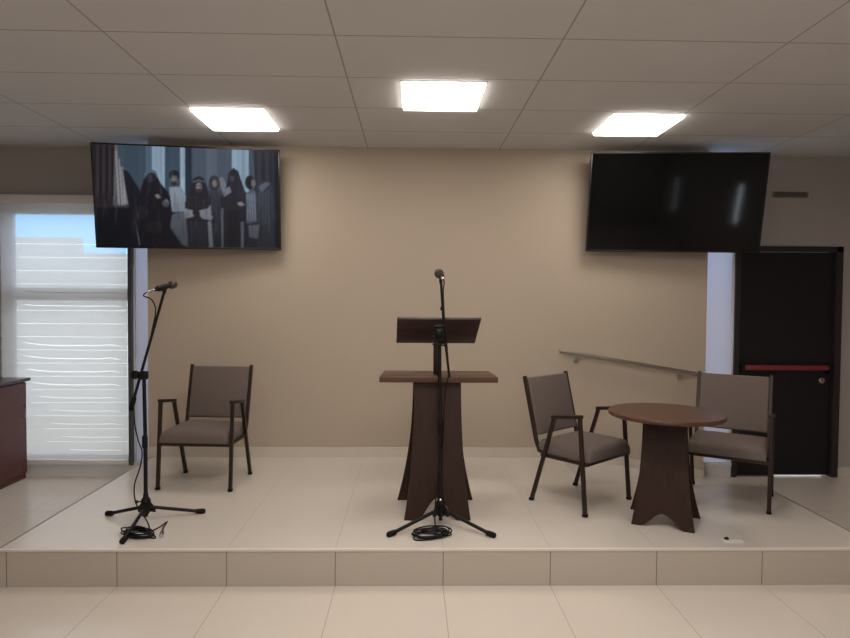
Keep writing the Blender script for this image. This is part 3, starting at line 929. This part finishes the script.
tvr, w, h = make_tv((2.2193, 5.12, 2.4259), 1.4582, 0.072, 0.178, -0.005, None, 'wall-mounted television switched off with a black screen, beside the dark door')
MB().box(-w / 2 + q, w / 2 - q, 0.003, 0.007, -h / 2 + q * 1.5, h / 2 - q).build('screen', M['tv_off'], tvr, smooth=0)

# ------------------------------------------------------------------ handrail on the wall over the ramp
hr = tag(empty('handrail', (1.29, YW, 1.0)), 'sloping metal handrail on the beige wall above the ramp', 'handrail')
O = Vector((1.29, YW, 1.0))
a, e = Vector((1.29, YW - 0.075, 1.160)) - O, Vector((2.53, YW - 0.075, 0.960)) - O
MB().tube([a + Vector((-0.0, 0, 0)), e], 0.0175, 14).build('rail', M['steel'], hr)
for k in (0.13, 0.88):
    p = a.lerp(e, k)
    b = MB().tube([p + Vector((0, 0, -0.012)), p + Vector((0, 0.0, -0.05)), (p.x, -0.006, p.z - 0.06)], 0.006, 10)
    b.lathe([(0, .028), (.006, .028), (.008, .02)], (p.x, 0, p.z - 0.06), (0, -1, 0), 18)
    b.build('bracket', M['steel'], hr)

# ------------------------------------------------------------------ small things
v = tag(empty('wall_vent', (3.41, YB, 2.568)), 'small dark slotted vent on the wall above the door', 'vent')
MB().box(-0.165, 0.165, -0.012, 0.0, -0.026, 0.026, 0.003).build('frame', M['vent'], v, smooth=0)
b = MB()
for i in range(4):
    b.box(-0.15, 0.15, -0.017, -0.011, -0.018 + i * 0.0105, -0.0125 + i * 0.0105)
b.build('slats', M['vent_dark'], v, smooth=0)
sc = tag(empty('floor_outlet', (1.865, 3.455, HP)), 'small pale floor plate with a dark plug near the platform edge by the table', 'outlet')
MB().box(-0.06, 0.06, -0.022, 0.022, 0.0, 0.006, 0.002).build('plate', M['paper'], sc, smooth=0)
MB().lathe([(0, .014), (.012, .013), (.018, .007)], (-0.022, 0.026, 0.0), (0, 0, 1), 14).build('plug', M['black'], sc)

# ------------------------------------------------------------------ ceiling lights
def light_panel(x, y, label):
    r = tag(empty('ceiling_light', (x, y, HC)), label, 'ceiling light', 'square light panels in the ceiling')
    a, t = 0.254, 0.010
    b = MB()
    b.box(-a - t, -a, -a - t, a + t, -0.004, 0.0); b.box(a, a + t, -a - t, a + t, -0.004, 0.0)
    b.box(-a, a, -a - t, -a, -0.004, 0.0); b.box(-a, a, a, a + t, -0.004, 0.0)
    b.build('frame', M['lightframe'], r, smooth=0)
    MB().box(-a + .004, a - .004, -a + .004, a - .004, -0.022, -0.001, 0.004).build('diffuser', M['panel'], r, smooth=0)
    return r
light_panel(-1.296, 4.565, 'square lit ceiling panel above the lit television')
light_panel(0.186, 3.995, 'square lit ceiling panel above the lectern, in the middle of three')
light_panel(1.668, 4.565, 'square lit ceiling panel above the switched-off television')

def area(name, loc, size, power, col, rot=(0, 0, 0), size_y=None):
    l = bpy.data.lights.new(name, 'AREA')
    l.shape = 'RECTANGLE'; l.size = size; l.size_y = size_y or size
    l.energy = power; l.color = col
    o = bpy.data.objects.new(name, l)
    COL.objects.link(o); o.location = loc; o.rotation_euler = rot
    return o
WARM = (1.0, 0.94, 0.87)
for x, k in ((-1.3, 0.35), (0.18, 1.7), (1.67, 0.7)):
    for y in (2.2, 0.3, -1.8):
        area('room_lamp', (x, y, HC - 0.02), 0.52, (19 if y > 2 else 14) * k, WARM)
area('side_window_daylight', (WR - 0.02, 0.45, 1.50), 0.6, 1.6, (0.8, 0.9, 1.0), (0, PI / 2, 0), 0.06)
area('side_window_daylight', (WR - 0.02, -3.1, 1.0), 0.7, 0.7, (0.8, 0.9, 1.0), (0, PI / 2, 0), 0.10)
area('rear_fill', (0.0, WF + 0.15, 1.35), 5.0, 16, (0.93, 0.96, 1.0), (PI / 2, 0, 0), 1.6)  # unseen fill lamp added behind the camera to lift ceiling and wall

# ------------------------------------------------------------------ daylight
W = bpy.data.worlds.new('World')
S.world = W
W.use_nodes = True
nt = W.node_tree
bg = nt.nodes['Background']
tc = nt.nodes.new('ShaderNodeTexCoord'); sp = nt.nodes.new('ShaderNodeSeparateXYZ'); rp = nt.nodes.new('ShaderNodeValToRGB')
nt.links.new(tc.outputs['Generated'], sp.inputs[0]); nt.links.new(sp.outputs['Z'], rp.inputs['Fac'])
el = rp.color_ramp.elements
el[0].position = 0.0; el[0].color = (0.86, 0.94, 1.0, 1)
el[1].position = 0.40; el[1].color = (0.97, 0.98, 1.0, 1)
for p, c in ((0.05, (0.36, 0.86, 1.5, 1)), (0.17, (0.36, 0.86, 1.5, 1)), (0.24, (0.92, 0.96, 1.0, 1))):
    e_ = el.new(p); e_.color = c
nt.links.new(rp.outputs['Color'], bg.inputs['Color'])
bg.inputs['Strength'].default_value = 2.8

# ------------------------------------------------------------------ camera
cam = bpy.data.cameras.new('camera')
cam.sensor_fit = 'HORIZONTAL'; cam.sensor_width = 36.0
cam.lens = F_PX / 850 * 36.0
cam.clip_start = 0.05
co = bpy.data.objects.new('camera', cam)
COL.objects.link(co)
fwd = Vector((math.sin(YAW) * math.cos(PITCH), math.cos(YAW) * math.cos(PITCH), math.sin(PITCH)))
r = Vector((math.cos(YAW), -math.sin(YAW), 0)); u = r.cross(fwd)
r2 = r * math.cos(ROLL) + u * math.sin(ROLL); u2 = -r * math.sin(ROLL) + u * math.cos(ROLL)
m = Matrix((r2, u2, -fwd)).transposed().to_4x4()
m.translation = (0, 0, CAM_H)
co.matrix_world = m
S.camera = co
S.view_settings.view_transform = 'Standard'
S.view_settings.look = 'None'
S.view_settings.exposure = 0.0
